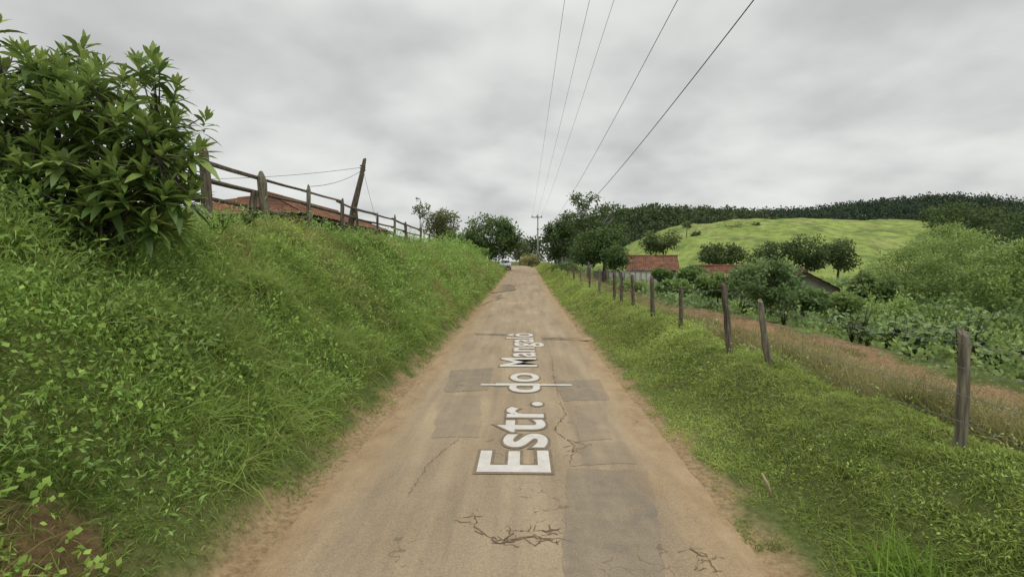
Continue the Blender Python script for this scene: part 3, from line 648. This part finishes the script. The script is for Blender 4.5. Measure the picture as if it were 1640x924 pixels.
# leaning pole with wires
b=P(555,385,20.7); tpt=P(584,255,20.7)
root=thing('leaning_pole','tall leaning wooden pole standing behind the rail fence on the left bank','pole',b)
m=MB(); m.tube([tuple(b-np.array([0,0,.3])),tuple(b*.6+tpt*.4),tuple(b*.2+tpt*.8+np.array([.03,0,0])),tuple(tpt)],[.13,.11,.09,.06],9,.06,.15,.05); m.build('pole_shaft',WOOD,root)
q=b*.1+tpt*.9
for k in range(3):
    m=MB(); m.tube([q+np.array([-.1,-.04,.05-.1*k]),q+np.array([.12,-.04,.08-.1*k])],.03,6); m.build('insulator',CER,root)
def wire(name,label,pts,r,cat='cable',group=None,mat=CABLE):
    m=MB(); m.tube(pts,r,5); o=m.build(name,mat); return tag(o,label,cat,group)
def sagged(a,b,s,n=24): a=np.array(a);b=np.array(b); return [tuple(a+(b-a)*t-np.array([0,0,4*s*t*(1-t)])) for t in np.linspace(0,1,n)]
wire('service_cable','thin cable running left from the leaning pole above the tiled shed',sagged(q,P(300,287,19),.12),.008)
wire('service_cable','thin cable sagging from the leaning pole to the third fence post',sagged(q-np.array([0,0,.1]),(tops[5][0],tops[5][1],4.72),.15),.008)
wire('stay_wire','short slack wire hanging right from the leaning pole',sagged(q,P(602,350,21),.1),.006)
# ------------------------------------------------------------------ right wire fence
root=thing('wire_fence','barbed wire fence on rough wooden posts along the right verge','fence',(3.95,4.6,.85))
FP=[(1545,533,690,1533,.047),(1218,482,600,1238,.05),(1160,455,552,1175,.05),(1090,459,515,1090,.045),(1043,444,496,1046,.06),(1012,440,486,1013,.055),(995,436,478,995,.065),(983,433,476,984,.065),(960,430,462,960,.055),(945,428,455,945,.06),(930,427,452,930,.06),(919,426,449,919,.06),(909,425,446,909,.06),(899,424,443,899,.06),(891,423,440,891,.07),(884,423,437,884,.07),(878,423,435,878,.07)]
wp=[]
for pt,yt,yb,pb,r in FP:
    Y=3.95/((pb-838)/820) if pb<1500 else 4.62
    b=P(pb,yb,Y); t_=P(pt,yt,Y); g=float(H(b[0],Y)); b[2]=min(b[2],g)-.25
    if Y>28: t_[2]=max(t_[2],g+.85)
    m=MB(); bend_=random.uniform(-.03,.03); pts=[b+(t_-b)*f+np.array([random.uniform(-.012,.012)+bend_*math.sin(f*3.1),0,0]) for f in (0,.2,.35,.5,.65,.8,.92,1)]
    m.tube(pts,[r*1.08,r*1.0,r*.93,r*.98,r*.9,r*.93,r*.85,r*.72],11,.09,.28,.03); m.build('post',WOODP if random.random()<.3 else WOOD,root)
    wp.append((b+np.array([0,0,.25]),t_))
pre=(np.array([4.0,.6,.8]),np.array([4.0,.6,1.9])); ws=[pre]+wp
for f in (.28,.5,.72,.92):
    m=MB()
    for (b0,t0),(b1,t1) in zip(ws[:-1],ws[1:]):
        a=b0+(t0-b0)*f; c=b1+(t1-b1)*f; a=a+np.array([-.05,0,0]); c=c+np.array([-.05,0,0])
        m.tube(sagged(a,c,.03,6),.0028,4)
        if a[1]<14:
            Ln=np.linalg.norm(c-a)
            for q_ in np.arange(.1,Ln,.16):
                p=a+(c-a)*q_/Ln-np.array([0,0,4*.03*(q_/Ln)*(1-q_/Ln)]); m.tube([p+np.array([.012,.01,.018]),p-np.array([.012,.01,.018])],.0025,3)
    m.build('barbed_wire',METAL,root)
# ------------------------------------------------------------------ utility pole + power lines
PB=(2.95,105.,float(H(2.95,105)))
root=thing('utility_pole','tall utility pole with crossarm beside the far end of the road','utility pole',PB)
m=MB(); m.tube([(2.95,105,PB[2]-.3),(2.95,105,6),(2.95,105,11.9)],[.2,.17,.13],10); m.build('pole_shaft',CONC,root,True)
m=MB(); m.box((2.75,104.85,11.35),(2.2,.12,.16)); m.build('crossarm',WOOD,root)
m=MB(); m.box((2.95,104.85,9.0),(.5,.1,.12)); m.build('lower_bracket',WOOD,root)
for xx in (1.8,2.75,3.7):
    m=MB(); m.tube([(xx,104.85,11.43),(xx,104.85,11.52),(xx,104.85,11.6),(xx,104.85,11.72)],[.04,.09,.09,.05],8); m.build('insulator',CER,root)
GP='power lines crossing the sky above the road'
for k,(x1,x2,lab) in enumerate(((1.8,1.33,'leftmost of the three high power lines above the road'),(2.75,2.14,'middle of the three high power lines above the road'),(3.7,2.93,'rightmost of the three high power lines above the road'))):
    pts=[]
    for Yq in np.concatenate([np.linspace(-14,30,40),np.linspace(32,104.8,40)]):
        pts.append((x1+(x2-x1)*(105-Yq)/88.5,Yq,11.66-.9*(1-((Yq-45)/60)**2)))
    wire('power_line',lab,pts,.007,'power line',GP)
def quad(p,Y): 
    (a,za),(b,zb),(c,zc)=p
    return za*(Y-b)*(Y-c)/((a-b)*(a-c))+zb*(Y-a)*(Y-c)/((b-a)*(b-c))+zc*(Y-a)*(Y-b)/((c-a)*(c-b))
for x0,k,pp,lab,r in ((2.8,.005,((10.9,8.05),(30.9,6.95),(104.8,9.0)),'lower thin line, second from the right in the sky',.008),(3.1,.02,((11.1,8.16),(30.2,6.67),(104.8,9.0)),'thickest and rightmost line crossing the sky',.014)):
    wire('power_line',lab,[(x0+k*(105-Yq),Yq,quad(pp,Yq)) for Yq in np.concatenate([np.linspace(0,30,40),np.linspace(32,104.8,40)])],r,'power line',GP)
# ------------------------------------------------------------------ houses
def house(name,label,cat,cx,cy,wd,ln,rot,base,wh,rh,wallm,roofm,hip=0.,ov=.35,wins=(),doors=()):
    root=thing(name,label,cat,(cx,cy,base)); cs,sn=math.cos(rot),math.sin(rot)
    T=lambda x,y,z:(cx+x*cs-y*sn,cy+x*sn+y*cs,base+z)
    m=MB(); hw,hl=wd/2,ln/2
    for a,b in (((-hw,-hl),(hw,-hl)),((hw,-hl),(hw,hl)),((hw,hl),(-hw,hl)),((-hw,hl),(-hw,-hl))):
        m.poly([T(*a,-.6),T(*b,-.6),T(*b,wh),T(*a,wh)])
    if not hip:
        m.poly([T(-hw,-hl,wh),T(hw,-hl,wh),T(0,-hl,rh-.06)]); m.poly([T(hw,hl,wh),T(-hw,hl,wh),T(0,hl,rh-.06)])
    m.build('wall',wallm,root)
    sl=(rh-wh)/hw; ez=wh-ov*sl; ew,el=hw+ov,hl+ov
    m=MB()
    def slope(A,B,Cc,Dd,rows=7):
        A,B,Cc,Dd=[np.array(q,float) for q in (A,B,Cc,Dd)]
        n=int(np.linalg.norm(B-A)/.055); b0=len(m.v); 
        for r in range(rows*2):
            f=(r//2+(r%2))/rows
            for i in range(n+1):
                u=i/n; p=(A*(1-u)+B*u)*(1-f)+(Dd*(1-u)+Cc*u)*f; p[2]+=.03*math.cos(2*math.pi*i/4)+(.035 if r%2==0 else 0.)+.025*math.sin(u*9+f*4); m.v.append(T(*p))
        for r in range(rows*2-1):
            for i in range(n): q=b0+r*(n+1)+i; m.f.append([q,q+1,q+n+2,q+n+1])
    rl=el-hip
    slope((-ew,el,ez),(-ew,-el,ez),(0,-rl,rh),(0,rl,rh)); slope((ew,-el,ez),(ew,el,ez),(0,rl,rh),(0,-rl,rh))
    if hip:
        slope((-ew,-el,ez),(ew,-el,ez),(.02,-rl,rh),(-.02,-rl,rh)); slope((ew,el,ez),(-ew,el,ez),(-.02,rl,rh),(.02,rl,rh))
    m.build('roof',roofm,root)
    m=MB(); m.tube([T(0,-rl-.03,rh+.03),T(0,0,rh+.02),T(0,rl+.03,rh+.03)],.1,8); m.build('ridge_cap',roofm,root)
    m=MB()
    for s in (-1,1): m.box((s*(ew-.06),0,ez-.08),(.06,2*el-.1,.1),T)
    if not hip:
        for y_ in (-el+.04,el-.04):
            for s in (-1,1): m.poly([T(s*ew,y_,ez-.03),T(0,y_,rh-.03),T(0,y_,rh-.16),T(s*ew,y_,ez-.16)])
    m.build('eave_board',PLANK,root)
    for side,u,z,ww,hh in tuple(wins)+tuple(doors):
        isd=(side,u,z,ww,hh) in doors
        if side=='front': F_=lambda a,d,zz:T(a,-hl-d,zz)
        elif side=='left': F_=lambda a,d,zz:T(-hw-d,-a,zz)
        else: F_=lambda a,d,zz:T(hw+d,a,zz)
        bx=lambda M_,a0,a1,z0,z1,d0,d1:(M_.poly([F_(a0,d1,z0),F_(a1,d1,z0),F_(a1,d1,z1),F_(a0,d1,z1)]),M_.poly([F_(a0,d0,z0),F_(a0,d1,z0),F_(a0,d1,z1),F_(a0,d0,z1)]),M_.poly([F_(a1,d0,z0),F_(a1,d1,z0),F_(a1,d1,z1),F_(a1,d0,z1)]),M_.poly([F_(a0,d0,z1),F_(a1,d0,z1),F_(a1,d1,z1),F_(a0,d1,z1)]),M_.poly([F_(a0,d0,z0),F_(a1,d0,z0),F_(a1,d1,z0),F_(a0,d1,z0)]))
        m=MB(); bx(m,u-ww/2,u+ww/2,z,z+hh,.0,.02); o=m.build('door' if isd else 'window',PLANK if isd else DARK,root)
        m=MB(); t_=.07
        bx(m,u-ww/2-t_,u-ww/2,z-t_,z+hh+t_,0,.05); bx(m,u+ww/2,u+ww/2+t_,z-t_,z+hh+t_,0,.05); bx(m,u-ww/2,u+ww/2,z+hh,z+hh+t_,0,.05)
        if not isd: bx(m,u-ww/2,u+ww/2,z-t_,z,0,.06); bx(m,u-.02,u+.02,z,z+hh,.02,.04)
        fr=m.build('frame',WOOD,o); fr.matrix_parent_inverse=Matrix.Identity(4)
    return root
hb=2.75
house('tiled_shed','low timber shed with dull orange hipped tile roof behind the left rail fence','shed',-11.5,27.2,5.0,13.6,0,hb,1.75,2.75,PLANK,TILE,hip=2.8,ov=.4,wins=(('right',-3.2,.6,.9,.7),('right',1.5,.6,.9,.7),('front',-.6,.6,.8,.7)))
p=P(1042,430,52); house('farmhouse','white farmhouse with red tiled roof right of the roadside trees','house',p[0]+.3,53,4.4,4.4,math.radians(80),-.45,2.2,3.45,WHITE,TILE,ov=.35,wins=(('left',-1.4,.9,.7,.8),('left',1.5,.9,.7,.8),('front',0,.9,.7,.8)),doors=(('left',.1,.05,.8,1.85),))
p=P(1300,440,29); house('garden_shed','small white shed with dark overhanging gable roof among the garden bushes','shed',p[0],30,3.9,5.6,math.radians(-26),-1.2,2.0,3.15,WHITE,TILED,ov=.7,wins=(('front',-1.1,.9,.5,.5),),doors=(('front',.8,-.1,.7,1.4),))
p=P(1172,436,40); house('tiled_outbuilding','low outbuilding with orange tile roof left of the white shed','outbuilding',p[0],40.5,3.6,4.6,math.radians(72),-.95,2.0,3.05,WHITE,TILE,ov=.35,wins=(('left',0,.8,.7,.7),))
# low white wall in front of farmhouse
a=P(950,440,47);b=P(1072,440,45); root=thing('garden_wall','low whitewashed wall in front of the red-roofed farmhouse','wall',(float((a[0]+b[0])/2),46,float(H(9,46))))
m=MB(); n=14
for k in range(n):
    p=a+(b-a)*(k+.5)/n; L_=np.linalg.norm(b-a)/n; m.box((p[0],p[1],.5+random.uniform(-.02,.02)),(L_+.0,.18,2.0))
m.build('wall_face',WHITE,root); m=MB()
for k in range(n):
    p=a+(b-a)*(k+.5)/n; m.box((p[0],p[1],1.56),(np.linalg.norm(b-a)/n-.01,.26,.07))
m.build('coping',CONC,root)
# ------------------------------------------------------------------ white car
def car(x,y,z):
    root=thing('parked_car','small white car parked at the far end of the left road edge','car',(x,y,z))
    pr=[(-1.92,.3),(-1.95,.62),(-1.8,.82),(-.95,.98),(-.25,1.44),(.2,1.5),(1.05,1.47),(1.7,1.02),(1.9,.92),(1.93,.35)]
    m=MB()
    for s in (-1,1):
        for (yy,zz) in pr:
            w_=.82 if zz<1.03 else .64; m.v.append((x+s*w_,y+yy,z+zz))
    n=len(pr); m.f.append(list(range(n))); m.f.append(list(range(n,2*n))[::-1])
    for i in range(n): j=(i+1)%n; m.f.append([i,n+i,n+j,j])
    m.build('body',CARP,root)
    m=MB(); m.poly([(x-.7,y-.92,z+1.01),(x+.7,y-.92,z+1.01),(x+.58,y-.3,z+1.415),(x-.58,y-.3,z+1.415)]); m.build('windscreen',GLASS,root)
    for s in (-1,1):
        m=MB(); m.poly([(x+s*.825,y-.8,z+1.04),(x+s*.825,y+1.5,z+1.04),(x+s*.66,y+1.0,z+1.4),(x+s*.66,y-.2,z+1.4)]); m.build('side_window',GLASS,root)
        m=MB(); m.box((x+s*.58,y-1.93,z+.7),(.34,.06,.16)); m.build('headlight',LAMP,root)
        m=MB(); m.box((x+s*.92,y-.65,z+1.03),(.16,.08,.12)); m.build('mirror',CARP,root)
        for yy in (-1.2,1.2):
            m=MB(); m.tube([(x+s*.66,y+yy,z+.3),(x+s*.84,y+yy,z+.3)],.3,16); wv=m.build('wheel',RUB,root)
            m=MB(); m.tube([(x+s*.83,y+yy,z+.3),(x+s*.85,y+yy,z+.3)],.17,12); rr=m.build('rim',METAL,wv); rr.matrix_parent_inverse=Matrix.Identity(4)
    m=MB(); m.box((x,y-1.96,z+.42),(1.5,.06,.16)); m.build('bumper',RUB,root)
car(-2.75,79,float(rise(79))+.02)
# ------------------------------------------------------------------ small things on the verge
a=G(1220,758,.38);b=G(1235,796,.14); root_=MB(); root_.tube([tuple(a),tuple(a*.5+b*.5+np.array([.01,0,.015])),tuple(b)],[.013,.016,.014],7,.15)
STICK=noisemat('bare_stick',(.3,.23,.14),(.48,.4,.27),9,(1,1,.5)); tag(root_.build('broken_stick',STICK,None,True),'pale broken stick leaning in the grass of the right verge','stick')
def clump(px,py,z,n,Lr,lab):
    g=G(px,py,z); x,y=g[0],g[1]; zz=float(H(x,y)); xx=x+rng.normal(size=n)*.15; yy=y+rng.normal(size=n)*.15
    a=grass(xx,yy,np.full(n,zz),Lr,.013,(.14,.26,.04),(.33,.48,.1),(0,0,.3),.02,.5); o=build('grass_clump',a[0],a[1],GRASS,a[2])
    tag(o,lab,'grass clump')
clump(1470,850,.6,560,(.25,.52),'tall bright grass clump at the bottom right of the verge')
clump(1555,895,.6,340,(.2,.42),'grass clump below the tall bright one at the bottom right corner')
print('done')
